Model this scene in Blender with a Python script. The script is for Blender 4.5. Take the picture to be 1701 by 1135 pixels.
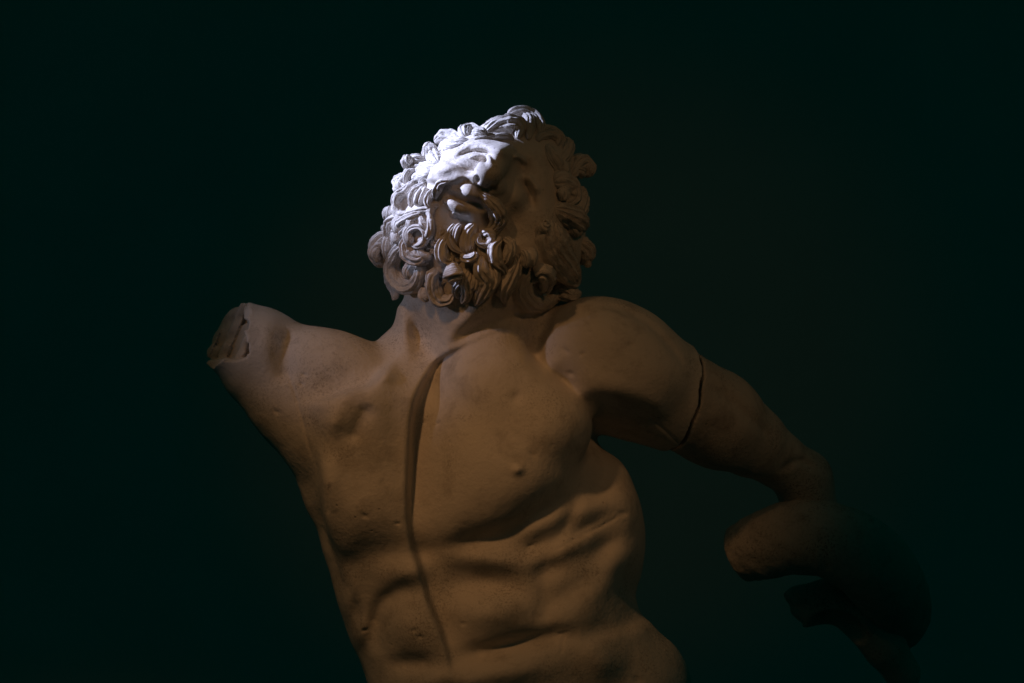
import bpy, math, random
import numpy as np
from mathutils import Vector, Matrix

for o in list(bpy.data.objects): bpy.data.objects.remove(o, do_unlink=True)
scene = bpy.context.scene
col = scene.collection
random.seed(7)
rng = np.random.default_rng(7)

# ------------------------------------------------------------------ camera
CAM_H, PITCH, DIST = 1.55, math.radians(16.0), 7.0
FWD = Vector((0, math.cos(PITCH), math.sin(PITCH)))
UPV = Vector((0, -math.sin(PITCH), math.cos(PITCH)))
CAMP = Vector((0, 0, CAM_H))
cam = bpy.data.cameras.new('camera'); camo = bpy.data.objects.new('camera', cam); col.objects.link(camo)
camo.location = CAMP; camo.rotation_euler = (math.pi/2 + PITCH, 0, 0)
cam.sensor_width = 36.0; cam.lens = 36.0*DIST/1.701
cam.clip_end = 100.0
cam.dof.use_dof = True; cam.dof.focus_distance = DIST-0.08; cam.dof.aperture_fstop = 5.6
scene.camera = camo

# statue space: millimetres, u to the right, v down, h toward the viewer, origin as seen straight on
def W(u, v, h):
    return CAMP + FWD*(DIST - h/1000.0) + Vector(((u-850.5)/1000.0, 0, 0)) + UPV*((567.5-v)/1000.0)
def Wn(P):
    P = np.asarray(P, dtype=np.float64)
    f = np.array(FWD); up = np.array(UPV); c = np.array(CAMP)
    out = c + (DIST - P[:, 2:3]/1000.0)*f + ((567.5-P[:, 1:2])/1000.0)*up
    out[:, 0] += (P[:, 0]-850.5)/1000.0
    return out
def far(u, v, h, *r):                       # undo perspective for pieces well behind the chest
    k = 1.0 - h/(DIST*1000)
    return (850.5+(u-850.5)*k, 567.5+(v-567.5)*k, h) + tuple(x*k for x in r)

# ------------------------------------------------------------------ world and lamps
world = bpy.data.worlds.new('World'); scene.world = world; world.use_nodes = True
bg = world.node_tree.nodes['Background']
bg.inputs[0].default_value = (0.0, 1.0, 0.80, 1); bg.inputs[1].default_value = 0.0108

def spot(name, at, target, power, color, size, blend, radius):
    l = bpy.data.lights.new(name, 'SPOT'); l.energy = power; l.color = color
    l.spot_size = math.radians(size); l.spot_blend = blend; l.shadow_soft_size = radius
    o = bpy.data.objects.new(name, l); col.objects.link(o)
    o.location = at; o.rotation_euler = (Vector(target)-Vector(at)).to_track_quat('-Z', 'Y').to_euler()
    return o
def lamp_at(u, v, h, az, el, d):            # a lamp d metres from a point of the statue, az right of the viewer, el above
    a, e = math.radians(az), math.radians(el)
    t = W(u, v, h)
    return t + (Vector((math.sin(a)*math.cos(e), -math.cos(a)*math.cos(e), math.sin(e))))*d, t
p, t = lamp_at(738, 280, 60, -86, 32, 3.2)
spot('cool_spot', p, t, 1500, (0.61, 0.67, 1.0), 6.8, 0.9, 0.02)
p, t = lamp_at(660, 540, 0, -58, 6, 3.2)
spot('cool_spill', p, t, 44, (0.86, 0.80, 1.0), 8.0, 1.0, 0.03)
p, t = lamp_at(735, 800, 60, -21, 27, 3.6)
spot('warm_spot', p, t, 96, (1.0, 0.475, 0.17), 14.4, 1.0, 0.14)
p, t = lamp_at(-420, 470, 0, -22, -12, 5.0)
spot('warm_spill', p, t, 14, (1.0, 0.38, 0.10), 12.5, 0.8, 0.04)
p, t = lamp_at(1070, 500, -20, 20, 12, 5.0)
spot('arm_fill', p, t, 50, (1.0, 0.47, 0.18), 12.0, 1.0, 0.06)

scene.render.engine = 'CYCLES'
vs = scene.view_settings
vs.view_transform = 'Standard'; vs.look = 'None'; vs.exposure = 0.0; vs.gamma = 1.0; vs.use_curve_mapping = False
#DEBUG_LIGHT

# ------------------------------------------------------------------ materials
def marble(name, c0, c1, dirt, speck=1.0, bump=0.4, strands=False):
    m = bpy.data.materials.new(name); m.use_nodes = True
    nt = m.node_tree; n = nt.nodes; L = nt.links
    b = n['Principled BSDF']
    tc = n.new('ShaderNodeTexCoord')
    def noise(scale, detail=4, rough=0.6, dist=0.0):
        x = n.new('ShaderNodeTexNoise'); x.inputs['Scale'].default_value = scale
        x.inputs['Detail'].default_value = detail; x.inputs['Roughness'].default_value = rough
        x.inputs['Distortion'].default_value = dist
        L.new(tc.outputs['Object'], x.inputs['Vector']); return x
    def ramp(src, a, bb, ca=(0,0,0,1), cb=(1,1,1,1)):
        r = n.new('ShaderNodeValToRGB'); r.color_ramp.elements[0].position = a; r.color_ramp.elements[1].position = bb
        r.color_ramp.elements[0].color = ca; r.color_ramp.elements[1].color = cb
        L.new(src, r.inputs[0]); return r
    def mix(f, a, bb):
        x = n.new('ShaderNodeMix'); x.data_type = 'RGBA'
        L.new(f, x.inputs[0])
        for i, v in ((6, a), (7, bb)):
            if isinstance(v, tuple): x.inputs[i].default_value = v
            else: L.new(v, x.inputs[i])
        return x.outputs[2]
    base = mix(noise(4.0, 6, 0.65, 0.6).outputs[0], c0, c1)
    # broad grime patches, fine specks inside them, small pits
    patch = ramp(noise(7.0, 5, 0.7, 0.4).outputs[0], 0.47, 0.66)
    fine = ramp(noise(260.0, 3, 0.75).outputs[0], 0.50, 0.60)
    mm = n.new('ShaderNodeMath'); mm.operation = 'MULTIPLY'; L.new(patch.outputs[0], mm.inputs[0]); L.new(fine.outputs[0], mm.inputs[1])
    m2 = n.new('ShaderNodeMath'); m2.operation = 'MULTIPLY'; L.new(mm.outputs[0], m2.inputs[0]); m2.inputs[1].default_value = 0.6*speck
    c = mix(m2.outputs[0], base, dirt)
    soft = ramp(noise(16.0, 6, 0.7, 0.3).outputs[0], 0.52, 0.85)
    m3 = n.new('ShaderNodeMath'); m3.operation = 'MULTIPLY'; L.new(soft.outputs[0], m3.inputs[0]); m3.inputs[1].default_value = 0.65*speck
    c = mix(m3.outputs[0], c, dirt)
    vo = n.new('ShaderNodeTexVoronoi'); vo.inputs['Scale'].default_value = 48.0; L.new(tc.outputs['Object'], vo.inputs['Vector'])
    pit = ramp(vo.outputs['Distance'], 0.05, 0.13, (1,1,1,1), (0,0,0,1))
    pm = ramp(noise(9.0, 3, 0.6).outputs[0], 0.56, 0.62)
    m4 = n.new('ShaderNodeMath'); m4.operation = 'MULTIPLY'; L.new(pit.outputs[0], m4.inputs[0]); L.new(pm.outputs[0], m4.inputs[1])
    m5 = n.new('ShaderNodeMath'); m5.operation = 'MULTIPLY'; L.new(m4.outputs[0], m5.inputs[0]); m5.inputs[1].default_value = 0.45*speck
    c = mix(m5.outputs[0], c, dirt)
    L.new(c, b.inputs['Base Color'])
    b.inputs['Roughness'].default_value = 0.74; b.inputs['Specular IOR Level'].default_value = 0.22
    h1 = noise(130.0, 5, 0.7); h2 = noise(28.0, 4, 0.6)
    ad = n.new('ShaderNodeMath'); ad.operation = 'MULTIPLY_ADD'; L.new(h2.outputs[0], ad.inputs[0]); ad.inputs[1].default_value = 2.2; L.new(h1.outputs[0], ad.inputs[2])
    sb = n.new('ShaderNodeMath'); sb.operation = 'SUBTRACT'; L.new(ad.outputs[0], sb.inputs[0]); L.new(m4.outputs[0], sb.inputs[1])
    if strands:                              # chisel lines running along each lock
        at = n.new('ShaderNodeAttribute'); at.attribute_name = 'strand'
        x = n.new('ShaderNodeTexNoise'); x.inputs['Scale'].default_value = 2.0; x.inputs['Detail'].default_value = 3; x.inputs['Roughness'].default_value = 0.55
        L.new(at.outputs['Vector'], x.inputs['Vector'])
        st = n.new('ShaderNodeMath'); st.operation = 'MULTIPLY_ADD'; L.new(x.outputs[0], st.inputs[0]); st.inputs[1].default_value = 5.0; L.new(sb.outputs[0], st.inputs[2]); sb = st
    bp = n.new('ShaderNodeBump'); bp.inputs['Strength'].default_value = bump; bp.inputs['Distance'].default_value = 0.003
    L.new(sb.outputs[0], bp.inputs['Height']); L.new(bp.outputs[0], b.inputs['Normal'])
    return m
M_STONE = marble('old_plaster', (0.60, 0.55, 0.50, 1), (0.70, 0.66, 0.61, 1), (0.16, 0.13, 0.10, 1))
M_HAIR = marble('old_plaster_hair', (0.58, 0.54, 0.50, 1), (0.70, 0.67, 0.63, 1), (0.20, 0.165, 0.13, 1), 0.8, 0.55, True)
M_ARM = marble('darker_plaster', (0.48, 0.43, 0.38, 1), (0.60, 0.55, 0.50, 1), (0.11, 0.09, 0.07, 1), 1.2, 0.45)  # darker plaster tones, heavier specks: lower arm, serpent and coil fragment
def plain(name, c, rough, scale):
    m = bpy.data.materials.new(name); m.use_nodes = True; nt = m.node_tree; b = nt.nodes['Principled BSDF']
    tc = nt.nodes.new('ShaderNodeTexCoord'); x = nt.nodes.new('ShaderNodeTexNoise'); x.inputs['Scale'].default_value = scale; x.inputs['Detail'].default_value = 6
    nt.links.new(tc.outputs['Object'], x.inputs['Vector'])
    r = nt.nodes.new('ShaderNodeValToRGB'); nt.links.new(x.outputs[0], r.inputs[0])
    r.color_ramp.elements[0].color = tuple(k*0.9 for k in c)+(1,); r.color_ramp.elements[1].color = tuple(k*1.1 for k in c)+(1,)
    nt.links.new(r.outputs[0], b.inputs['Base Color']); b.inputs['Roughness'].default_value = rough
    return m
M_WALL = plain('dull_wall_paint', (0.62, 0.62, 0.62), 0.95, 3.0)
M_FLOOR = plain('dark_floor', (0.12, 0.11, 0.10), 0.7, 5.0)
M_BLOCK = plain('grey_stone', (0.35, 0.33, 0.30), 0.8, 9.0)

# ------------------------------------------------------------------ object helpers
def mesh_obj(name, verts, faces, mat, parent=None, smooth=True, world=True):
    me = bpy.data.meshes.new(name)
    v = Wn(verts) if world else np.asarray(verts, dtype=np.float64)
    if parent is not None: v = v - np.array(ROOT_LOC)
    faces = np.asarray(faces, dtype=np.int32); k = faces.shape[1]
    me.vertices.add(len(v)); me.vertices.foreach_set('co', v.astype(np.float32).ravel())
    me.loops.add(faces.size); me.loops.foreach_set('vertex_index', faces.ravel())
    me.polygons.add(len(faces)); me.polygons.foreach_set('loop_start', np.arange(0, faces.size, k, dtype=np.int32))
    me.polygons.foreach_set('loop_total', np.full(len(faces), k, dtype=np.int32))
    me.update(calc_edges=True); me.validate()
    if smooth: me.polygons.foreach_set('use_smooth', np.ones(len(me.polygons), dtype=bool))
    me.materials.append(mat)
    o = bpy.data.objects.new(name, me); col.objects.link(o)
    if parent is not None: o.parent = parent
    return o
def box_obj(name, lo, hi, mat, parent=None, bevel=0.0):
    me = bpy.data.meshes.new(name); import bmesh
    bm = bmesh.new(); bmesh.ops.create_cube(bm, size=1.0)
    off = Vector(ROOT_LOC) if parent is not None else Vector()
    for vv in bm.verts: vv.co = Vector([lo[i]+(vv.co[i]+0.5)*(hi[i]-lo[i]) for i in range(3)]) - off
    if bevel: bmesh.ops.bevel(bm, geom=list(bm.edges), offset=bevel, segments=2, affect='EDGES')
    bm.to_mesh(me); bm.free(); me.materials.append(mat)
    o = bpy.data.objects.new(name, me); col.objects.link(o)
    if parent is not None: o.parent = parent
    return o

# ------------------------------------------------------------------ carving: a signed-distance block
def smin(a, b, k):
    h = np.clip(0.5+0.5*(b-a)/k, 0, 1)
    return b+(a-b)*h - k*h*(1-h)
def segdist2d(U, V, pts):
    best = np.full(np.broadcast(U, V).shape, 1e9, dtype=np.float32); sgn = np.ones_like(best); tt = np.zeros_like(best)
    P = np.asarray(pts, dtype=np.float32)
    seg = np.hypot(*(P[1:]-P[:-1]).T); cum = np.concatenate([[0], np.cumsum(seg)]); tot = cum[-1]
    for i in range(len(P)-1):
        a, b = P[i], P[i+1]; d = b-a; l2 = float(d@d)+1e-6
        t = np.clip(((U-a[0])*d[0]+(V-a[1])*d[1])/l2, 0, 1)
        dx = U-(a[0]+t*d[0]); dy = V-(a[1]+t*d[1])
        dd = np.sqrt(dx*dx+dy*dy); m = dd < best
        best = np.where(m, dd, best); sgn = np.where(m, np.sign(d[0]*dy-d[1]*dx), sgn)
        tt = np.where(m, (cum[i]+t*seg[i])/tot, tt)
    return best, sgn, tt
def blur2(a, r):
    for _ in range(2):
        for axis in (0, 1):
            p = np.pad(a, [(r+1, r) if i == axis else (0, 0) for i in (0, 1)], mode='edge')
            c = np.cumsum(p, axis=axis, dtype=np.float64)
            a = ((np.take(c, range(2*r+1, c.shape[axis]), axis)-np.take(c, range(0, c.shape[axis]-2*r-1), axis))/(2*r+1)).astype(np.float32)
    return a
def crom(pts, n):
    P = np.asarray(pts, dtype=np.float64)
    if len(P) == 2: return P[0]+(P[1]-P[0])*np.linspace(0, 1, n)[:, None]
    Q = np.vstack([2*P[0]-P[1], P, 2*P[-1]-P[-2]])
    out = []
    for s in np.linspace(0, len(P)-1-1e-9, n):
        i = int(s); t = s-i; p0, p1, p2, p3 = Q[i:i+4]
        out.append(0.5*((2*p1)+(-p0+p2)*t+(2*p0-5*p1+4*p2-p3)*t*t+(-p0+3*p1-3*p2+p3)*t**3))
    return np.array(out)

class Block:
    def __init__(s, lo, hi, vox):
        s.lo = np.array(lo, dtype=np.float32); s.vox = vox
        s.n = np.ceil((np.array(hi)-s.lo)/vox).astype(int)+1
        s.D = np.full(tuple(s.n), 200.0, dtype=np.float32)
        s.ax = [s.lo[i]+vox*np.arange(s.n[i], dtype=np.float32) for i in range(3)]
    def sl(s, lo, hi):
        a = [int(max(0, math.floor((lo[i]-s.lo[i])/s.vox))) for i in range(3)]
        b = [int(min(s.n[i], math.ceil((hi[i]-s.lo[i])/s.vox)+1)) for i in range(3)]
        if any(b[i] <= a[i] for i in range(3)): return None
        sl = tuple(slice(a[i], b[i]) for i in range(3))
        x = s.ax[0][sl[0]][:, None, None]; y = s.ax[1][sl[1]][None, :, None]; z = s.ax[2][sl[2]][None, None, :]
        return sl, x, y, z
    def put(s, sl, d, k, sub):
        if sub: s.D[sl] = -smin(-s.D[sl], d, k)
        else: s.D[sl] = smin(s.D[sl], d, k)
    def ell(s, c, r, k=20, rot=0.0, tilt=0.0, sub=False):
        R = max(r)+k+14
        q = s.sl([c[i]-R for i in range(3)], [c[i]+R for i in range(3)])
        if q is None: return
        sl, x, y, z = q
        x = x-c[0]; y = y-c[1]; z = z-c[2]
        a = math.radians(rot); ca, sa = math.cos(a), math.sin(a)
        xr = x*ca+y*sa; yr = -x*sa+y*ca
        b = math.radians(tilt); cb, sb = math.cos(b), math.sin(b)
        zr = z*cb-xr*sb; xr = xr*cb+z*sb
        k0 = np.sqrt((xr/r[0])**2+(yr/r[1])**2+(zr/r[2])**2)
        k1 = np.sqrt((xr/r[0]**2)**2+(yr/r[1]**2)**2+(zr/r[2]**2)**2)+1e-6
        s.put(sl, k0*(k0-1)/k1, k, sub)
    def cap(s, a, b, ra, rb, k=20, sub=False, flat=1.0):
        R = max(ra, rb)+k+14
        q = s.sl([min(a[i], b[i])-R for i in range(3)], [max(a[i], b[i])+R for i in range(3)])
        if q is None: return
        sl, x, y, z = q
        d = np.array(b, dtype=float)-np.array(a); l2 = float(d@d)+1e-6
        t = np.clip(((x-a[0])*d[0]+(y-a[1])*d[1]+(z-a[2])*d[2])/l2, 0, 1)
        dist = np.sqrt((x-a[0]-t*d[0])**2+(y-a[1]-t*d[1])**2+((z-a[2]-t*d[2])/flat)**2)-(ra+(rb-ra)*t)
        s.put(sl, dist*min(1, flat), k, sub)
    def chain(s, pts, k=20, sub=False):
        for p, q in zip(pts[:-1], pts[1:]): s.cap(p[:3], q[:3], p[3], q[3], k, sub)
    def disp(s, B, sl2, z0):
        z = s.ax[2]; i0 = int(np.clip((z0-25-s.lo[2])/s.vox, 0, s.n[2]-1))
        m = np.clip((z[i0:]-(z0-25))/50.0, 0, 1); m = m*m*(3-2*m)
        s.D[sl2[0], sl2[1], i0:] -= B[:, :, None]*m[None, None, :].astype(np.float32)
    def region(s, u0, u1, v0, v1):
        q = s.sl((u0, v0, s.lo[2]), (u1, v1, s.lo[2]))
        sl, x, y, z = q
        return (sl[0], sl[1]), x[:, :, 0], y[:, :, 0]
    def blob(s, u, v, ru, rv, A, rot=0.0, z0=0.0):
        R = max(ru, rv)*2.6
        sl, x, y = s.region(u-R, u+R, v-R, v+R)
        a = math.radians(rot); ca, sa = math.cos(a), math.sin(a); x = x-u; y = y-v
        xr = x*ca+y*sa; yr = -x*sa+y*ca
        s.disp((A*np.exp(-(xr/ru)**2-(yr/rv)**2)).astype(np.float32), sl, z0)
    def stroke(s, pts, w, A, z0=0.0, fade=0.2, curve=True):
        pts = crom(pts, max(12, 5*len(pts))) if curve else np.array(pts, dtype=float)
        lo = pts.min(0)-3*w; hi = pts.max(0)+3*w
        sl, x, y = s.region(lo[0], hi[0], lo[1], hi[1])
        d, sg, t = segdist2d(x, y, pts)
        f = np.clip(np.minimum(t, 1-t)/fade, 0, 1) if fade > 0 else 1.0
        s.disp((A*f*np.exp(-(d/w)**2)).astype(np.float32), sl, z0)
    def step(s, pts, w, A, side=1, edge=3.0, z0=0.0, fade=0.15, amp=None):
        """raise the ground on one side of a line: crisp at the line, dying away over w"""
        pts = crom(pts, max(12, 5*len(pts)))
        lo = pts.min(0)-3*w; hi = pts.max(0)+3*w
        sl, x, y = s.region(lo[0], hi[0], lo[1], hi[1])
        d, sg, t = segdist2d(x, y, pts)
        sd = d*sg*side
        f = np.clip(np.minimum(t, 1-t)/fade, 0, 1)
        if amp is not None: f = f*np.interp(t, np.linspace(0, 1, len(amp)), amp)
        prof = 1/(1+np.exp(-np.clip(sd/edge, -30, 30)))
        s.disp((A*blur2(f*np.exp(-(d/w)**2), max(2, int(0.22*w/s.vox)))*prof).astype(np.float32), sl, z0)
    def height(s):
        inside = s.D < 0
        zi = s.n[2]-1-np.argmax(inside[:, :, ::-1], axis=2)
        H = s.ax[2][zi]; return np.where(inside.any(axis=2), H, np.nan)
    def mesh(s):
        ins = s.D < 0
        c = np.zeros(tuple(s.n-1), dtype=np.uint8)
        for i in (0, 1):
            for j in (0, 1):
                for k in (0, 1):
                    c += ins[i:s.n[0]-1+i, j:s.n[1]-1+j, k:s.n[2]-1+k]
        I = np.argwhere((c > 0) & (c < 8)); del c
        idx = np.full(tuple(s.n-1), -1, dtype=np.int32); idx[I[:, 0], I[:, 1], I[:, 2]] = np.arange(len(I))
        corner = [(i, j, k) for i in (0, 1) for j in (0, 1) for k in (0, 1)]
        val = {q: s.D[I[:, 0]+q[0], I[:, 1]+q[1], I[:, 2]+q[2]] for q in corner}
        acc = np.zeros((len(I), 3), dtype=np.float64); cnt = np.zeros(len(I))
        for a in corner:
            for ax in range(3):
                if a[ax]: continue
                b = list(a); b[ax] = 1; b = tuple(b)
                va, vb = val[a], val[b]; m = (va < 0) != (vb < 0)
                t = np.where(m, va/(va-vb+1e-12), 0)
                pos = np.array(a, dtype=float)[None, :].repeat(len(I), 0); pos[:, ax] += t
                acc[m] += pos[m]; cnt += m
        V = s.lo + s.vox*(I + acc/np.maximum(cnt, 1)[:, None])
        F = []
        for ax in range(3):
            b1, b2 = (ax+1) % 3, (ax+2) % 3
            sa = [slice(None)]*3; sb = [slice(None)]*3
            sa[ax] = slice(0, -1); sb[ax] = slice(1, None)
            A_, B_ = ins[tuple(sa)], ins[tuple(sb)]
            E = np.argwhere(A_ != B_)
            E = E[(E[:, b1] > 0) & (E[:, b2] > 0) & (E[:, b1] < s.n[b1]-1) & (E[:, b2] < s.n[b2]-1)]
            fl = A_[E[:, 0], E[:, 1], E[:, 2]]
            def g(d1, d2):
                e = E.copy(); e[:, b1] -= d1; e[:, b2] -= d2
                return idx[e[:, 0], e[:, 1], e[:, 2]]
            q = np.stack([g(1, 1), g(0, 1), g(0, 0), g(1, 0)], 1)
            q[~fl] = q[~fl][:, ::-1]
            F.append(q)
        F = np.concatenate(F)
        return V, F[:, ::-1][:, ::1] if False else F[:, ::-1]

def lattice_noise(P, scale, seed):
    r = np.random.default_rng(seed); N = 32; g = r.uniform(-1, 1, (N, N, N))
    q = P/scale; i = np.floor(q).astype(int); f = q-i; f = f*f*(3-2*f); out = 0
    for a in (0, 1):
        for b in (0, 1):
            for c in (0, 1):
                w = (f[:, 0] if a else 1-f[:, 0])*(f[:, 1] if b else 1-f[:, 1])*(f[:, 2] if c else 1-f[:, 2])
                out = out+w*g[(i[:, 0]+a) % N, (i[:, 1]+b) % N, (i[:, 2]+c) % N]
    return out
def vnormals(V, F):
    n = np.cross(V[F[:, 1]]-V[F[:, 0]], V[F[:, 2]]-V[F[:, 0]]); N = np.zeros_like(V)
    for k in range(F.shape[1]): 
        for c in range(3): N[:, c] += np.bincount(F[:, k], n[:, c], len(V))
    return N/(np.linalg.norm(N, axis=1, keepdims=True)+1e-9)
def relax(V, F, n, lam=0.5):
    """a light sanding of the carved surface"""
    for _ in range(n):
        S = np.zeros_like(V); C = np.zeros(len(V)); K = F.shape[1]
        for k in range(K):
            a, b = F[:, k], F[:, (k+1) % K]
            for c in range(3): S[:, c] += np.bincount(a, V[b, c], len(V))
            C += np.bincount(a, minlength=len(V))
        V = V+(S/np.maximum(C, 1)[:, None]-V)*lam
    return V

# ------------------------------------------------------------------ the setting
base_c = W(880, 1420, -60)
ROOT_LOC = (base_c.x, base_c.y, 0.0)
wall_y = base_c.y + 3.2
def plane_obj(name, vs_, mat):
    me = bpy.data.meshes.new(name); me.from_pydata(vs_, [], [(0, 1, 2, 3)]); me.materials.append(mat)
    o = bpy.data.objects.new(name, me); col.objects.link(o); o['kind'] = 'structure'; return o
plane_obj('wall', [(-9, wall_y, 0), (9, wall_y, 0), (9, wall_y, 9), (-9, wall_y, 9)], M_WALL)
plane_obj('floor', [(-9, -3, 0), (9, -3, 0), (9, wall_y, 0), (-9, wall_y, 0)], M_FLOOR)

# ------------------------------------------------------------------ the statue
statue = bpy.data.objects.new('statue', None); col.objects.link(statue); statue.location = ROOT_LOC
statue['label'] = 'weathered pale statue of a bearded man with head thrown back and broken arm'
statue['category'] = 'statue'

VOX = 2.3
B = Block((322, 196, -250), (1190, 1400, 245), VOX)
Zs = 2.9857
def Z(x, y): return (600+x/Zs, 160+y/Zs)
def Zp(*pts): return [Z(*p) for p in pts]

# --- trunk
B.ell((715, 850, -50), (172, 330, 150), 30)
B.ell((880, 905, -80), (162, 240, 150), 50)
B.ell((774, 1090, -48), (166, 270, 160), 30)
B.ell((895, 1080, -50), (170, 270, 162), 60)
B.ell((890, 1330, -70), (270, 230, 185), 60)
B.ell((1045, 1170, -45), (104, 124, 124), 50, rot=20)         # hip
B.cap((640, 700, -60), (920, 630, -70), 105, 92, 40)          # shoulder girdle
B.ell((1001, 888, -85), (72, 122, 110), 24, rot=-6)            # broad back muscle, right of picture
B.ell((1000, 800, -80), (44, 42, 70), 20)
# --- raised broken arm, left of picture
B.chain([(620, 720, -60, 110), (520, 655, -45, 98), (440, 590, -30, 65), (388, 562, -20, 63)], 35)
B.chain([(425, 622, -25, 55), (482, 668, -20, 64), (548, 748, -25, 66), (568, 815, -35, 62), (602, 902, -50, 60), (622, 968, -60, 58), (640, 1038, -75, 56), (672, 1105, -75, 58), (700, 1190, -75, 60)], 25)
B.ell((560, 612, 0), (100, 62, 70), 25, rot=20)                # shoulder muscle
# --- neck
B.chain([(775, 640, -70, 110), (778, 560, -45, 104), (790, 430, 0, 122)], 25)
B.chain([(850, 560, -70, 62), (980, 570, -75, 72)], 30)
# --- chest
B.ell((612, 770, 30), (88, 150, 85), 25, rot=-6)
B.ell((812, 735, 36), (148, 158, 92), 30, rot=14)
B.ell((902, 694, 36), (84, 70, 78), 24, rot=40)
# --- shoulder and upper arm, right of picture
B.ell((1020, 592, -10), (128, 92, 96), 26, rot=24)
B.cap((1010, 600, -20), (1190, 690, -100), 92, 84, 25)
B.cap((1010, 672, -75), (1110, 692, -100), 52, 58, 20)
# --- head: skull, face, jaw
B.ell((852, 305, 5), (104, 112, 118), 20)
B.ell((822, 352, -45), (122, 124, 100), 20)
B.ell((802, 315, 75), (86, 92, 82), 20, rot=30)
B.ell((744, 386, 46), (76, 82, 80), 20)
B.ell((815, 416, 46), (108, 62, 88), 20)
B.ell((880, 365, 40), (62, 110, 88), 20)
B.ell((925, 370, -20), (48, 105, 80), 20)
B.ell((683, 345, 25), (26, 34, 40), 14)

# --- carving of the trunk (lines as seen from the front)
S_STER = [(930, 522), (890, 531), (840, 544), (800, 561), (760, 580), (728, 599), (712, 622), (695, 660), (686, 710), (682, 790), (682, 850), (688, 900), (700, 935), (708, 970), (720, 1005), (736, 1045), (747, 1080), (752, 1120)]
B.step(S_STER[:8], 90, 26, side=-1, edge=22, z0=-40, fade=0.35)
B.step(S_STER[4:], 60, 12, side=1, edge=2.2, z0=-40, fade=0.15)
B.step(S_STER, 78, -30, side=-1, edge=2.2, z0=-40, fade=0.08, amp=[0, .1, .2, .5, 1, 1, 1, .9, .5, .7, .75, .75, .7])
B.blob(715, 575, 30, 40, -26, z0=-60)                          # pit of the neck
B.blob(690, 560, 14, 30, -10, z0=-60)
B.stroke([(655, 490), (672, 545), (690, 600)], 16, 10, z0=-60)
B.stroke([(745, 520), (735, 560), (722, 590)], 18, 8, z0=-60)
B.stroke([(742, 572), (790, 548), (850, 528), (895, 518)], 15, -16, z0=-40)
B.stroke([(800, 500), (770, 540), (738, 575)], 12, 8, z0=-40)
# collar bone and shoulder on the left
B.step([(655, 598), (632, 625), (612, 642), (585, 648), (550, 660), (505, 668)], 70, 38, side=-1, edge=2.5, z0=-30)
B.blob(645, 622, 16, 12, 8, z0=-30)
B.stroke([(480, 545), (474, 590), (478, 640)], 16, -10, z0=-60)
B.blob(446, 565, 22, 45, 10, z0=-60)
B.stroke([(580, 655), (560, 700), (550, 750)], 15, 10, z0=-20, fade=0.5)
B.stroke([(618, 668), (600, 705), (588, 735)], 14, -8, z0=-20)
# outer edge of the left chest against the back muscle
B.ell((538, 705, 12), (62, 74, 64), 36)
B.step([(528, 735), (536, 780), (540, 830), (546, 880), (562, 925), (572, 970)], 50, 18, side=-1, edge=2.0, z0=-70, fade=0.25)
B.stroke([(545, 720), (552, 790), (560, 850)], 16, 7, z0=-40, fade=0.4)
# underside of the left chest
B.step([(700, 880), (660, 893), (610, 903), (565, 900)], 60, 9, side=1, edge=14, z0=0)
B.stroke([(690, 903), (640, 913), (585, 910)], 20, -3, z0=-20, fade=0.45)
B.blob(620, 840, 60, 45, 12, z0=0)
# right chest: lower edge, outer fold, nipple
B.step([(700, 905), (760, 893), (830, 872), (890, 838), (925, 800), (941, 768)], 110, 42, side=-1, edge=26, z0=0)
B.stroke([(715, 908), (780, 898), (850, 876), (905, 840), (935, 800)], 16, -8, z0=0)
B.blob(905, 720, 56, 50, 16, z0=0)
B.blob(860, 776, 9, 8, 9, z0=0)
B.blob(858, 658, 10, 9, -4, z0=0)
B.blob(775, 700, 70, 110, 8, z0=0)
# shoulder on the right: groove against the chest
B.stroke([(968, 498), (915, 540), (892, 572), (900, 612), (940, 640), (990, 650)], 17, -9, z0=-40, fade=0.3)
B.step([(950, 660), (1000, 655), (1060, 670), (1110, 700)], 45, 20, side=-1, edge=6, z0=-60)
B.stroke([(975, 512), (1020, 512), (1070, 535), (1115, 580), (1140, 620)], 7, -5, z0=-80)
B.blob(1000, 560, 60, 40, 8, rot=15, z0=-40)
B.blob(1090, 620, 55, 30, 8, rot=30, z0=-60)
B.blob(920, 600, 22, 26, 8, z0=-20)
# ribs and flank on the right
for (u, v, ru, rv, A, r) in [(1000, 800, 16, 22, -12, 20), (985, 842, 40, 15, 16, -15), (1040, 850, 20, 40, 12, 0), (905, 868, 42, 15, 16, -22), (945, 905, 40, 14, 18, -24),
                             (966, 880, 22, 9, -9, -28), (890, 902, 22, 10, -8, -20), (1003, 908, 26, 13, -11, -32), (1022, 932, 28, 20, 17, -30), (915, 940, 20, 15, -12, 0),
                             (985, 978, 40, 20, 14, -30), (1045, 985, 18, 26, -10, 0), (935, 985, 50, 16, -10, -28), (940, 865, 10, 34, -8, 30), (960, 1020, 44, 18, 10, -20)]:
    B.blob(u, v, ru*1.1, rv*1.15, A*0.68, r, z0=-90)
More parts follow.
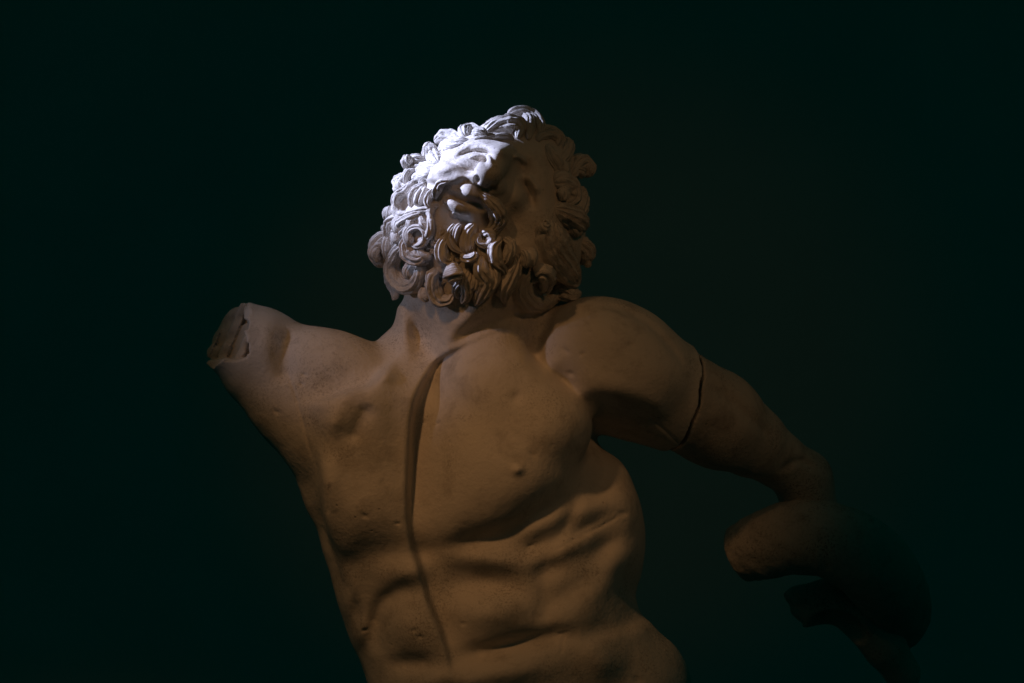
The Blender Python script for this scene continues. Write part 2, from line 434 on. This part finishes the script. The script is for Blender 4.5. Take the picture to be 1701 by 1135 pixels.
# belly: arch of the ribs, middle line, blocks of muscle
B.stroke([(735, 962), (790, 966), (850, 974), (905, 996)], 22, -17, z0=0, fade=0.4)
B.stroke([(725, 916), (800, 922), (860, 930), (905, 934)], 20, 15, z0=0, fade=0.4)
B.blob(680, 945, 36, 20, 15, -8, z0=0)
B.stroke([(702, 972), (662, 980), (634, 1005), (626, 1045), (634, 1085)], 15, -14, z0=-20, fade=0.35)
B.blob(682, 1035, 32, 38, 15, z0=-20)
B.stroke([(640, 1100), (690, 1095), (742, 1090)], 16, -11, z0=-20, fade=0.35)
B.blob(585, 985, 14, 36, 8, 10, z0=-80); B.blob(600, 1045, 14, 30, 8, 15, z0=-80)
B.stroke([(575, 960), (590, 1000), (600, 1060)], 9, -4, z0=-80, fade=0.4)
B.blob(815, 1010, 54, 36, 26, -10, z0=0)
B.stroke([(752, 1085), (800, 1078), (860, 1062), (925, 1048), (962, 1052)], 17, -20, z0=0)
B.blob(840, 1108, 75, 22, 15, -8, z0=0)
B.step([(700, 1135), (722, 1112), (752, 1106), (785, 1112), (802, 1140)], 40, 14, side=1, edge=4, z0=0)
B.stroke([(890, 930), (905, 980), (900, 1040)], 16, -7, z0=0)
B.blob(706, 912, 16, 18, -8, z0=0)
# hip on the right: crest over the groin
B.step([(955, 1064), (985, 1058), (1020, 1046), (1045, 1042), (1085, 1030)], 60, 13, side=1, edge=5, z0=-60)
B.blob(1000, 1085, 40, 25, 10, 20, z0=-40)
B.blob(1000, 1108, 32, 30, 9, z0=-40)
# fine scars and casting seams
for pts in ([(478, 610), (495, 660), (510, 710), (522, 760)], [(918, 912), (960, 890), (1000, 872), (1030, 855)],
            [(1075, 690), (1110, 720), (1140, 745)], [(553, 800), (549, 850)], [(938, 1040), (930, 1080)]):
    B.stroke(pts, 2.6, -2.2, z0=-60, fade=0.1)
for (u, v, r) in [(508, 622, 4), (504, 638, 3), (463, 684, 4), (954, 545, 6), (978, 552, 3), (938, 582, 6), (966, 588, 4), (1045, 572, 3.5), (948, 620, 5), (1034, 853, 6), (880, 903, 4), (930, 1047, 3),
                  (607, 1045, 3.5), (690, 1040, 3), (700, 1050, 3), (770, 1030, 3.5), (1058, 1125, 6), (610, 852, 4), (664, 865, 3), (884, 752, 5), (705, 700, 4), (730, 702, 3)]:
    B.blob(u, v, r*1.4, r*0.8, -3.0, rng.uniform(-40, 40), z0=-80)

for (u, v, h, r) in [(1150, 742, -60, 7), (1138, 748, -50, 6), (1156, 700, -2, 4), (1148, 612, -8, 4), (955, 547, 88, 5), (940, 582, 96, 5), (508, 622, 66, 4), (505, 638, 66, 4), (1033, 853, 30, 4)]:
    B.ell((u, v, h), (r*1.4, r, r), 1.5, rot=rng.uniform(-40, 40), sub=True)
# --- broken end of the raised arm
q = B.sl((322, 480, -200), (450, 640, 150)); sl, x, y, z = q
nse = 5*np.sin(x*0.13+y*0.07)+4*np.sin(y*0.19+z*0.11)+3*np.sin(z*0.23-x*0.17)
pl = (-(x-400)*0.80-(y-566)*0.48+(z-10)*0.36)+nse*0.5
B.D[sl] = np.maximum(B.D[sl], pl-14)
n1 = (y-597)+(x-380)*0.05+nse*0.35                       # floor of the break, its two crisp walls
n2 = (x-414)-(y-560)*0.10+nse*0.30+3.0*np.sign(np.sin(y*0.16))
fl = (-(x-402)*0.50-(y-570)*0.30+(z+24)*0.81)+nse*0.8+4*np.sign(np.sin(x*0.21+y*0.09))
B.D[sl] = np.maximum(B.D[sl], -np.maximum(np.maximum(n1, n2)*0.9, -fl))
# --- joint where the lower arm was fitted on
AX = np.array((0.93, 0.20, -0.30)); AX = AX/np.linalg.norm(AX)
JC = np.array((1133, 665, -75.))
def joint(x, y, z, off):
    d = (x-JC[0])*AX[0]+(y-JC[1])*AX[1]+(z-JC[2])*AX[2]
    return d-off+1.5*np.sin(y*0.11)+1.0*np.sin(z*0.17+y*0.05)+0.4*np.sin(y*0.37)
q = B.sl((1060, 540, -270), (1190, 800, 120)); sl, x, y, z = q
m = joint(x, y, z, 0)
B.D[sl] = np.where((x > 1060) & (y > 540), np.maximum(B.D[sl], m), B.D[sl])

# --- face
def zs(pts, w, A, z0=20, fade=0.25): B.stroke(Zp(*pts), w/Zs, A/Zs, z0, fade)
def zst(pts, w, A, side, edge=6, z0=20, fade=0.2): B.step(Zp(*pts), w/Zs, A/Zs, side, edge/Zs, z0, fade)
def zb(x, y, rx, ry, A, rot=0, z0=20): B.blob(*Z(x, y), rx/Zs, ry/Zs, A/Zs, rot, z0)
# nose: bridge to tip, wings, nostrils
B.cap(Z(712, 315)+(128,), Z(640, 395)+(174,), 17, 23, 12)
B.ell(Z(585, 420)+(158,), (15, 14, 16), 6, rot=-35)
B.ell(Z(672, 462)+(152,), (15, 15, 15), 6, rot=-35)
B.ell(Z(632, 420)+(172,), (19, 16, 15), 6, rot=-35)
B.ell(Z(586, 426)+(172,), (6, 7, 14), 2, rot=25, sub=True)
B.ell(Z(656, 474)+(168,), (7, 8, 16), 2, rot=25, sub=True)
# brow and eye on the lit side
zb(620, 265, 70, 32, 34, 12, 0); zb(700, 295, 40, 30, 30, 25, 0)
B.ell(Z(568, 336)+(116,), (19, 12, 16), 5, rot=10)
zs([(470, 330), (520, 300), (580, 292), (632, 312), (656, 352)], 12, -24)
zs([(538, 326), (572, 314), (606, 322)], 6, 16)
zs([(600, 298), (634, 318), (652, 356)], 7, 22)
zb(618, 344, 15, 22, -24, -20)
zs([(405, 328), (470, 350), (530, 385), (580, 392)], 12, -30)
zs([(520, 285), (570, 262), (620, 268)], 9, -8)
# cheek
zb(430, 375, 60, 30, 40, -12, -20); zb(490, 410, 40, 22, 16, 10, 0)
zst([(280, 428), (340, 432), (420, 445), (500, 442), (550, 430)], 70, 34, -1, 5, -20)
# forehead lines, dark side of the face
zs([(520, 240), (600, 228), (690, 232), (730, 250)], 9, -14)
zs([(560, 220), (650, 208), (740, 225)], 7, 10)
zb(800, 370, 36, 40, -46, 20, 0)
zs([(750, 330), (775, 318), (800, 330), (820, 352)], 10, 24, 0)
zb(775, 520, 36, 60, 34, -5, 0)
zs([(785, 420), (830, 470), (845, 530), (850, 580)], 20, -44, 0)
zs([(815, 395), (850, 450), (880, 500)], 16, 18, 0)
zb(890, 380, 40, 110, 14, -10, 0)
zs([(740, 440), (735, 540), (720, 640), (760, 720)], 30, 12, 20)
# mouth: lips and the hollow beneath
B.ell(Z(550, 497)+(150,), (15, 22, 20), 8, rot=-28)
B.ell(Z(485, 567)+(145,), (20, 11, 18), 8, rot=38)
zs([(430, 490), (500, 530), (570, 545), (620, 590)], 17, -44)
zs([(400, 560), (470, 610), (560, 640)], 26, -18)
zb(640, 620, 24, 44, -36, -10, 20)

H = B.height()
V, F = B.mesh()
V = relax(V, F, 1, 0.35)
N = vnormals(V, F)
V = V + N*(lattice_noise(V, 70, 1)*1.4+lattice_noise(V, 26, 2)*0.55)[:, None]
body = mesh_obj('body', V, F, M_STONE, statue)
hb, ub, vb = H, B.ax[0], B.ax[1]
del B
def hgt(u, v):
    i = int(round((u-ub[0])/VOX)); j = int(round((v-vb[0])/VOX))
    if 0 <= i < hb.shape[0] and 0 <= j < hb.shape[1] and not np.isnan(hb[i, j]): return float(hb[i, j])
    return None

# ------------------------------------------------------------------ lower arm, serpent
A2 = Block((1110, 560, -420), (1480, 960, 60), 3.2)
A2.chain([(1110, 655, -60, 86), far(1192, 698, -120, 76), far(1245, 732, -165, 57), far(1290, 762, -200, 43), far(1335, 795, -232, 44), far(1350, 880, -260, 50)], 22)
A2.ell(far(1195, 735, -120)[:3], (55, 38, 45), 20, rot=25)
A2.ell(far(1330, 775, -215)[:3], (34, 22, 40), 12, rot=30)
A2.stroke([(1180, 640), (1230, 680), (1290, 730)], 10, -5, z0=-220)
A2.stroke([(1300, 790), (1340, 770), (1370, 790)], 6, -6, z0=-330)
x, y, z = A2.ax[0][:, None, None], A2.ax[1][None, :, None], A2.ax[2][None, None, :]
A2.D = np.maximum(A2.D, -(joint(x, y, z, 6.0)))
V, F = A2.mesh(); V = relax(V, F, 1, 0.4); N = vnormals(V, F)
V = V+N*(lattice_noise(V, 60, 3)*1.6+lattice_noise(V, 22, 4)*0.7)[:, None]
mesh_obj('forearm', V, F, M_ARM, statue)['label'] = 'darker lower arm fitted on at an open joint'
del A2

def strand(o, av):
    a = o.data.attributes.new('strand', 'FLOAT_VECTOR', 'POINT'); a.data.foreach_set('vector', av.astype(np.float32).ravel()); return o
def sweep(name, pts, mat, parent, nseg=40, nring=20, upref=None, flat=1.0, ridges=0, rdepth=0.0, twist=0.0, cap=0.5, tailcap=0.5, noise=0.0, seed=0, ret=False):
    """pts: (u, v, h, r); a closed carved strand with rounded ends"""
    P = crom(pts, nseg); C = P[:, :3]; R = np.maximum(P[:, 3], 0.6)
    T = np.gradient(C, axis=0); T /= np.linalg.norm(T, axis=1, keepdims=True)+1e-9
    if upref is None: U0 = np.tile(np.array([0, 0, 1.0]), (nseg, 1))
    else:
        U0 = C-np.array(upref); U0 /= np.linalg.norm(U0, axis=1, keepdims=True)+1e-9
        U0 = U0+np.array([0, 0, 0.5])
    U = U0-T*np.sum(U0*T, 1, keepdims=True); U /= np.linalg.norm(U, axis=1, keepdims=True)+1e-9
    for i in range(1, nseg):
        if U[i]@U[i-1] < 0.2:
            w = U[i-1]-T[i]*(U[i-1]@T[i]); U[i] = w/(np.linalg.norm(w)+1e-9)
    Sd = np.cross(T, U)
    # round caps
    ln = np.concatenate([[0], np.cumsum(np.linalg.norm(np.diff(C, axis=0), axis=1))]); tot = ln[-1]
    e0 = np.clip(ln/(R[0]*cap*2+1e-6), 0, 1); e1 = np.clip((tot-ln)/(R[-1]*tailcap*2+1e-6), 0, 1)
    R = R*np.sqrt(np.clip(1-(1-e0)**2, 0.0009, 1))*np.sqrt(np.clip(1-(1-e1)**2, 0.0009, 1))
    ph = np.linspace(0, 2*np.pi, nring, endpoint=False)
    tw = twist*np.linspace(0, 1, nseg)
    ang = ph[None, :]
    mod = np.ones((nseg, nring))
    if ridges:
        tt = np.linspace(0, 1, nseg)[:, None]+0*ang; q = np.stack([np.cos(ang)*2.6+0*tt+seed*3.3, np.sin(ang)*2.6+0*tt, tt*2.2+seed], -1).reshape(-1, 3)
        mod = mod+0.09*lattice_noise(q, 0.62, 21).reshape(nseg, nring)
        nl = 2 if ridges <= 2 else (3 if ridges <= 4 else (4 if ridges <= 6 else 5))
        c = np.clip(np.cos(ang)+0.22*np.sin(tw[:, None]*2.5+seed), -1, 1)
        lobe = np.abs(np.sin(0.5*np.pi*nl*(c+1)))**0.7
        top = np.sin(ang) > 0
        mod_y = np.where(top, (1-2.6*rdepth)+3.6*rdepth*lobe, 0.85)
        X = np.cos(ang)*mod*R[:, None]*1.12; Y = np.sin(ang)*mod*mod_y*R[:, None]*flat
    else:
        X = np.cos(ang)*mod*R[:, None]; Y = np.sin(ang)*mod*R[:, None]*flat
    V = (C[:, None, :]+Sd[:, None, :]*X[:, :, None]+U[:, None, :]*Y[:, :, None]).reshape(-1, 3)
    if noise:
        d = (V.reshape(nseg, nring, 3)-C[:, None, :]).reshape(-1, 3); d /= np.linalg.norm(d, axis=1, keepdims=True)+1e-9
        V = V+d*(noise*(lattice_noise(V+seed*37.7, 13, 11)+0.6*lattice_noise(V+seed*11.3, 6, 12)))[:, None]*np.minimum(R/6, 1).repeat(nring)[:, None]
    i = np.arange(nseg-1)[:, None]; j = np.arange(nring)[None, :]; j2 = (j+1) % nring
    F = np.stack([i*nring+j, i*nring+j2, (i+1)*nring+j2, (i+1)*nring+j], -1).reshape(-1, 4)
    # end fans as collapsed quads
    a = len(V); V = np.vstack([V, C[0], C[-1]]); jj = np.arange(nring); kk = (jj+1) % nring
    T0 = np.stack([np.full(nring, a), kk, jj], 1); T1 = np.stack([np.full(nring, a+1), (nseg-1)*nring+jj, (nseg-1)*nring+kk], 1)
    Ft = np.vstack([F[:, [0, 1, 2]], F[:, [0, 2, 3]], T0, T1])
    # orient outward
    vol = np.sum(V[Ft[:, 0]]*np.cross(V[Ft[:, 1]], V[Ft[:, 2]]))
    if vol > 0: Ft = Ft[:, ::-1]        # statue space is mirrored against world space
    lv = np.concatenate([np.repeat(ln, nring), [0, tot]])/45.0+seed*1.7
    av = np.stack([np.concatenate([np.tile(np.cos(ph)*1.9, nseg), [0, 0]]), np.concatenate([np.tile(np.sin(ph)*1.9, nseg), [0, 0]]), lv], 1)
    if ret: return V, Ft, av
    return strand(mesh_obj(name, V, Ft, mat, parent), av)

serp = sweep('serpent', [far(1222, 926, -232, 46), far(1262, 909, -212, 56), far(1320, 893, -198, 62), far(1385, 900, -198, 64), far(1445, 935, -222, 66), far(1480, 985, -285, 62), far(1490, 1025, -370, 54), far(1470, 1045, -460, 44)],
             M_ARM, statue, nseg=130, nring=44, flat=1.0, noise=1.8, seed=3, cap=0.10)
serp['label'] = 'thick smooth serpent coil with blunt cut end over the wrist'
A3 = Block((1270, 930, -380), (1560, 1200, -180), 3.0)
A3.chain([far(1330, 1008, -292, 36), far(1375, 1000, -285, 36), far(1425, 1025, -292, 34), far(1470, 1075, -310, 34), far(1500, 1120, -330, 30)], 14)
A3.ell(far(1392, 1052, -262)[:3], (52, 40, 40), 6, rot=25, sub=True)
x, y, z = A3.ax[0][:, None, None], A3.ax[1][None, :, None], A3.ax[2][None, None, :]
c0 = np.array(far(1322, 1010, -290)[:3])
A3.D = np.maximum(A3.D, -(x-c0[0])*0.86-(y-c0[1])*(-0.48)+(z-c0[2])*0.15-3+2.0*np.sin(y*0.21)+1.5*np.sin(z*0.3))
V, F = A3.mesh(); V = V+vnormals(V, F)*(lattice_noise(V, 24, 6)*1.0)[:, None]
mesh_obj('coil_fragment', V, F, M_ARM, statue)['label'] = 'hollow broken fragment of coil below the thick bend'
del A3

# ------------------------------------------------------------------ hair and beard
HC = (815, 345, -10)
hair = None; beard = None
nlock = [0]
def lock(parent, pts, off=0.35, mat=M_HAIR, flat=0.8, ridges=4, rdepth=0.125, twist=None, nseg=44, noise=1.7, absz=None, cap=0.5, dive=0.8):
    """pts in enlarged-view coordinates (x, y, r[, dz]); height is taken from the head beneath"""
    out = []
    n = len(pts); hs = []
    for p in pts:
        u, v = Z(p[0], p[1]); r = p[2]/Zs
        h = hgt(u, v)
        if h is None:
            # outside the head: stay near the silhouette depth
            du, dv = u-HC[0], v-HC[1]; h = None
            for t in np.linspace(1, 0.4, 40):
                h = hgt(HC[0]+du*t, HC[1]+dv*t)
                if h is not None: break
            h = (h if h is not None else 0); h = min(h, 40)-10
        hs.append(h+off*r+(p[3] if len(p) > 3 else 0))
    hs = np.array(hs)
    if n > 2: hs[1:-1] = 0.5*hs[1:-1]+0.25*(hs[:-2]+hs[2:])
    if absz is not None: hs = np.array([absz+(p[3] if len(p) > 3 else 0) for p in pts])
    for i, (p, h) in enumerate(zip(pts, hs)):
        u, v = Z(p[0], p[1]); r = p[2]/Zs; e = 1.0
        if i == 0: h -= dive*r*1.0; e = 0.85
        if i == n-1: h -= dive*r*0.6; e = 0.6
        out.append((u, v, h, r*e))
    nlock[0] += 1; s = nlock[0]
    if twist is None: twist = random.uniform(-0.8, 0.8)
    return sweep('lock', out, mat, parent, nseg=nseg, nring=40, upref=HC, flat=flat, ridges=ridges, rdepth=rdepth, twist=twist, noise=noise, seed=s, cap=cap, tailcap=max(cap, 1.0))

def filler(name, spots, label):
    """the low strands between the big locks, joined into one carved bed"""
    VV, FF, AA, o = [], [], [], 0
    for k, pts in enumerate(spots):
        v, f, av = sweep('x', pts, None, None, nseg=16, nring=14, upref=HC, flat=0.8, ridges=3, rdepth=0.12, twist=random.uniform(-1, 1), noise=1.2, seed=k+200, ret=True)
        AA.append(av); VV.append(v); FF.append(f+o); o += len(v)
    ob = mesh_obj(name, np.vstack(VV), np.vstack(FF), M_HAIR, statue); ob['label'] = label; strand(ob, np.vstack(AA)); ob['kind'] = 'stuff'
    return ob
# back of the head and crown: short curls all over, away from the face
spots = []
for k in range(230):
    d = np.array([rng.normal(), rng.normal(), rng.normal()]); d /= np.linalg.norm(d)
    if d[2] > 0.05: continue
    c = np.array((826, 350, -48.))+d*np.array([118, 120, 100])
    if c[1] > 470: continue
    t = np.cross(d, rng.normal(size=3)); t /= np.linalg.norm(t); b = np.cross(d, t); r = rng.uniform(9, 14); R0 = rng.uniform(14, 22)
    spots.append([tuple(c+t*R0*math.cos(a)+b*R0*math.sin(a)+d*4*math.sin(a))+(r*(1 if i < 3 else 0.7),) for i, a in enumerate(np.linspace(0, 3.6, 5))])
hair = filler('hair', spots, 'carved mass of short curls around the skull')
spots = []
for k in range(60):
    x, y = rng.uniform(150, 860), rng.uniform(560, 1000)
    if x > 470 and y < 700: continue
    if x > 650 and y < 780: continue
    if y > 960-abs(x-550)*0.12: continue
    u, v = Z(x, y); h = hgt(u, v)
    if h is None: continue
    a0 = rng.uniform(0, 6.28); R0 = rng.uniform(11, 16); r = rng.uniform(7, 10)
    spots.append([(u+R0*math.cos(a), v+R0*math.sin(a), h+2-i*1.0, r*(1-0.1*i)) for i, a in enumerate(np.linspace(a0, a0+3.4, 5))])
beard = filler('beard', spots, 'carved mass of thick beard curls under the chin')

def LH(*p, **k):
    k.setdefault('flat', 1.0); return lock(hair, [(q[0], q[1], q[2]*1.08)+tuple(q[3:]) for q in p], **k)
def LB(*p, **k):
    k.setdefault('flat', 1.35); k['off'] = k.get('off', 0.35)*1.15+0.5
    return lock(beard, [(q[0], q[1], q[2]*1.2)+tuple(q[3:]) for q in p], **k)
# crest above the forehead
LH((620, 195, 26), (690, 160, 40), (770, 165, 46), (800, 205, 34), off=0.2, ridges=3)
LH((740, 112, 18), (775, 135, 22), (785, 180, 22), (775, 225, 16), off=1.2, ridges=3)
LH((800, 92, 16), (832, 120, 20), (836, 170, 20), (828, 228, 14), off=1.3, ridges=3)
LH((725, 105, 26), (790, 88, 32), (850, 110, 34), (880, 160, 30), (885, 210, 20), off=0.6, ridges=4)
LH((610, 165, 14), (660, 135, 20), (720, 118, 22), off=0.9)
LH((560, 235, 12), (640, 222, 16), (720, 215, 14), (760, 235, 9), off=0.4, ridges=3)
# left top knobs
LH((520, 215, 26), (512, 180, 28), (545, 162, 24), (590, 172, 16), off=0.3)
LH((555, 205, 24), (590, 200, 32), (622, 215, 20), off=0.9, noise=2.4, cap=0.8)
LH((365, 232, 22), (415, 208, 32), (465, 218, 26), (490, 240, 14), off=0.5, noise=2.2)
LH((442, 225, 11), (450, 236, 15), (452, 246, 10), off=2.0, noise=2.2)
LH((400, 275, 40), (470, 262, 40), (545, 240, 26), off=0.0)
LH((345, 245, 22), (352, 275, 29), (362, 300, 25), off=0.7, noise=2.2)
LH((355, 290, 30), (372, 318, 36), (388, 345, 24), off=0.9, noise=2.2)
LH((330, 320, 26), (335, 260, 26), (350, 235, 20), off=-0.2)
LH((240, 300, 24), (232, 335, 28), (255, 362, 22), off=0.6, noise=2.0)
LH((240, 325, 34), (290, 325, 30), (330, 330, 26), off=0.1)
LH((232, 440, 22), (232, 400, 26), (265, 368, 28), (330, 362, 28), (385, 350, 20), off=0.7, ridges=3)
LH((270, 420, 36), (310, 400, 40), (350, 395, 30), off=0.1, ridges=2)
LH((190, 465, 26), (192, 425, 34), (215, 395, 24), off=0.3, noise=2.0)
LH((230, 470, 30), (225, 430, 30), (240, 395, 20), off=0.1)
# left, behind the beard
LH((175, 500, 26), (185, 470, 24), absz=-30)
LH((165, 560, 30), (138, 590, 34), (130, 620, 26), absz=-20)
LH((160, 640, 30), (128, 660, 26), (125, 690, 20), absz=-15)
LH((140, 800, 34), (100, 800, 46), (85, 755, 46), (110, 715, 38), (150, 700, 30), absz=10, ridges=3, twist=0.2)
LH((92, 815, 22), (72, 790, 24), (90, 755, 22), (120, 770, 18), absz=32, ridges=2)
LH((165, 850, 32), (140, 890, 28), (150, 930, 26), (165, 985, 20), (152, 1012, 8), absz=-35)
# right of the crest
LH((868, 235, 14), (895, 208, 18), (935, 198, 22), (968, 220, 22), (972, 255, 14), off=1.0, ridges=2)
LH((880, 190, 22), (930, 178, 26), (980, 200, 26), (1000, 240, 24), off=-0.2)
LH((1005, 215, 26), (1022, 250, 30), (1010, 300, 28), (985, 345, 22), off=0.4)
LH((915, 255, 22), (940, 300, 28), (968, 345, 28), (990, 395, 16), off=0.8, ridges=3)
LH((985, 330, 22), (1000, 370, 26), (985, 410, 22), off=0.4)
LH((1035, 400, 32), (1055, 350, 38), (1095, 330, 40), (1125, 360, 34), (1115, 405, 26), off=0.4, ridges=3)
LH((1055, 365, 20), (1085, 370, 24), (1100, 395, 20), off=2.0, noise=2.2)
LH((945, 440, 30), (985, 430, 42), (1030, 455, 44), (1040, 510, 40), (1000, 545, 30), off=0.5, noise=2.2)
LH((990, 470, 22), (1000, 500, 28), (985, 530, 20), off=1.6, noise=2.2)
LH((1090, 450, 26), (1095, 520, 34), (1075, 580, 34), (1040, 600, 28), off=-0.2)
LH((950, 565, 34), (1010, 590, 46), (1070, 620, 50), (1098, 665, 34), off=0.6, ridges=5, rdepth=0.16)
LH((1020, 620, 30), (1060, 660, 34), (1060, 700, 30), off=0.2)
LH((1085, 720, 32), (1115, 750, 36), (1115, 800, 32), (1090, 835, 20), off=0.2, noise=2.0)
LH((1105, 835, 14), (1125, 830, 15), (1128, 815, 10), off=0.2)
LH((925, 620, 30), (925, 680, 58), (950, 770, 76), (1010, 850, 66), (1055, 905, 36), (1082, 925, 22), off=0.3, flat=0.75, ridges=9, rdepth=0.16, twist=0.9, nseg=60)
LH((890, 640, 20), (905, 660, 28), (935, 650, 22), off=1.4)
LH((960, 640, 12), (1000, 700, 20), (1030, 780, 22), (1050, 860, 16), off=2.2, ridges=2)
LH((930, 690, 12), (950, 740, 18), (990, 800, 18), (1030, 850, 12), off=2.6, ridges=2)
LH((1010, 900, 30), (1050, 920, 32), (1085, 915, 24), off=0.6)
# moustache and lit side of the beard
LB((590, 500, 14), (635, 530, 22), (678, 580, 28), (692, 625, 26), (668, 668, 20), (630, 690, 14), off=0.7, flat=1.0, ridges=6, rdepth=0.16, twist=1.5, nseg=54)
LB((625, 560, 10), (655, 600, 17), (660, 640, 17), (630, 672, 12), off=1.2, flat=1.0, ridges=3, twist=1.0)
LB((605, 690, 16), (640, 690, 18), (648, 720, 18), (625, 745, 17), (590, 735, 15), (585, 705, 12), (605, 700, 9), off=1.1, ridges=2, nseg=48)
LB((440, 440, 10), (400, 450, 16), (380, 490, 16), (372, 525, 12), off=1.0, ridges=2)
LB((378, 468, 10), (350, 500, 15), (338, 540, 15), (362, 578, 15), off=1.1, ridges=2)
LB((330, 440, 10), (290, 470, 18), (262, 510, 20), (250, 560, 14), off=0.9, ridges=3)
LB((300, 420, 10), (270, 440, 16), (235, 475, 20), (190, 505, 20), (180, 555, 20), (205, 598, 18), (245, 585, 14), off=0.7, ridges=2, nseg=48)
LB((365, 575, 14), (310, 575, 14), (250, 590, 14), (205, 615, 12), off=1.1, ridges=2)
LB((330, 470, 22), (300, 530, 26), (290, 560, 22), off=0.2, ridges=2)
LB((205, 600, 14), (155, 620, 20), (140, 670, 20), (142, 720, 18), off=0.5, ridges=2)
LB((150, 690, 16), (135, 740, 20), (140, 790, 18), (160, 830, 14), off=0.6, ridges=3)
LB((320, 585, 14), (260, 612, 20), (205, 645, 22), (165, 690, 18), off=0.8, ridges=3)
LB((300, 625, 12), (240, 660, 20), (190, 720, 22), (160, 780, 16), off=0.6, ridges=3)
LB((345, 585, 11), (355, 640, 15), (350, 690, 16), (330, 715, 12), off=1.4, ridges=2)
LB((305, 610, 10), (318, 650, 14), (350, 690, 14), off=1.6, ridges=2)
LB((240, 700, 13), (258, 668, 13), (300, 660, 13), (328, 685, 14), (325, 730, 14), (290, 750, 13), (255, 735, 12), off=1.2, ridges=2, nseg=48)
LB((238, 700, 16), (230, 750, 24), (250, 795, 28), (295, 815, 24), (320, 800, 14), off=1.0, ridges=3)
LB((225, 730, 16), (180, 780, 24), (160, 840, 28), (180, 905, 30), (235, 942, 30), (290, 920, 28), (308, 865, 22), (290, 840, 14), off=0.9, ridges=3, rdepth=0.08, nseg=56)
LB((255, 840, 14), (250, 880, 22), (265, 915, 20), off=0.9, ridges=2)
# middle of the beard
LB((498, 648, 8), (482, 670, 12), (474, 710, 13), (482, 748, 9), off=1.6, ridges=2)
LB((470, 645, 8), (448, 680, 13), (443, 720, 14), (465, 760, 12), (515, 790, 10), off=1.3, ridges=2)
LB((430, 700, 10), (405, 750, 22), (410, 800, 26), (440, 825, 20), (455, 800, 12), off=1.0, ridges=3)
LB((570, 640, 14), (540, 690, 28), (535, 750, 32), (560, 800, 18), off=0.0, flat=0.9, ridges=5, rdepth=0.12)
LB((505, 800, 12), (530, 812, 18), (560, 805, 18), (572, 780, 10), off=1.8, ridges=2)
LB((440, 890, 26), (470, 878, 36), (505, 872, 24), off=1.6, ridges=2, cap=0.9)
LB((385, 860, 16), (360, 900, 24), (365, 960, 28), (395, 1010, 26), (440, 1012, 20), (465, 985, 12), off=0.9, ridges=3, nseg=44)
LB((330, 950, 20), (330, 985, 26), (355, 1000, 16), off=0.2)
LB((490, 1000, 14), (480, 960, 20), (510, 920, 22), (545, 890, 14), off=0.9, ridges=3)
LB((540, 860, 14), (520, 920, 24), (530, 980, 26), (500, 1030, 14), off=0.7, ridges=3)
LB((570, 880, 14), (570, 930, 22), (545, 970, 18), off=1.4, ridges=2)
LB((600, 800, 20), (600, 860, 34), (630, 910, 34), (605, 970, 30), (570, 1045, 12), off=0.5, ridges=4, nseg=44)
LB((640, 830, 16), (660, 890, 26), (640, 950, 24), (600, 1000, 14), off=1.0, ridges=3)
LB((690, 710, 10), (660, 760, 26), (670, 820, 28), (705, 860, 20), (715, 900, 10), off=0.8, ridges=4)
LB((715, 710, 10), (740, 750, 20), (730, 800, 22), (700, 850, 14), off=1.2, ridges=3)
LB((760, 790, 14), (770, 830, 24), (745, 890, 30), (715, 950, 34), (712, 1000, 18), (718, 1050, 4), off=0.6, ridges=3, nseg=44)
LB((810, 775, 18), (825, 805, 36), (815, 840, 30), off=0.6, ridges=2, cap=0.9)
LB((790, 850, 12), (770, 890, 18), (740, 930, 14), off=1.2, ridges=2)
# big hook on the right
LB((855, 870, 16), (815, 910, 34), (805, 970, 42), (845, 1025, 44), (910, 1030, 40), (965, 985, 30), (985, 950, 14), off=0.5, flat=0.7, ridges=5, rdepth=0.08, nseg=54)
LB((860, 880, 22), (890, 870, 32), (915, 895, 34), (905, 940, 30), (875, 960, 20), off=1.5, ridges=2, nseg=44)
LB((940, 950, 20), (990, 955, 30), (1040, 975, 32), (1095, 975, 18), off=0.2, noise=2.0)
LB((930, 1000, 14), (980, 990, 20), (1040, 995, 18), off=0.6)

# ------------------------------------------------------------------ what carries the statue, below the frame
zb_ = W(880, 1400, 0).z
box_obj('seat_block', (ROOT_LOC[0]-0.45, ROOT_LOC[1]-0.45, 1.25), (ROOT_LOC[0]+0.45, ROOT_LOC[1]+0.45, zb_), M_BLOCK, statue, 0.02)
ped = box_obj('pedestal', (ROOT_LOC[0]-0.8, ROOT_LOC[1]-0.7, 0.0), (ROOT_LOC[0]+0.8, ROOT_LOC[1]+0.7, 1.25), M_BLOCK, None, 0.02)
ped['label'] = 'plain stone pedestal beneath the statue'; ped['category'] = 'pedestal'
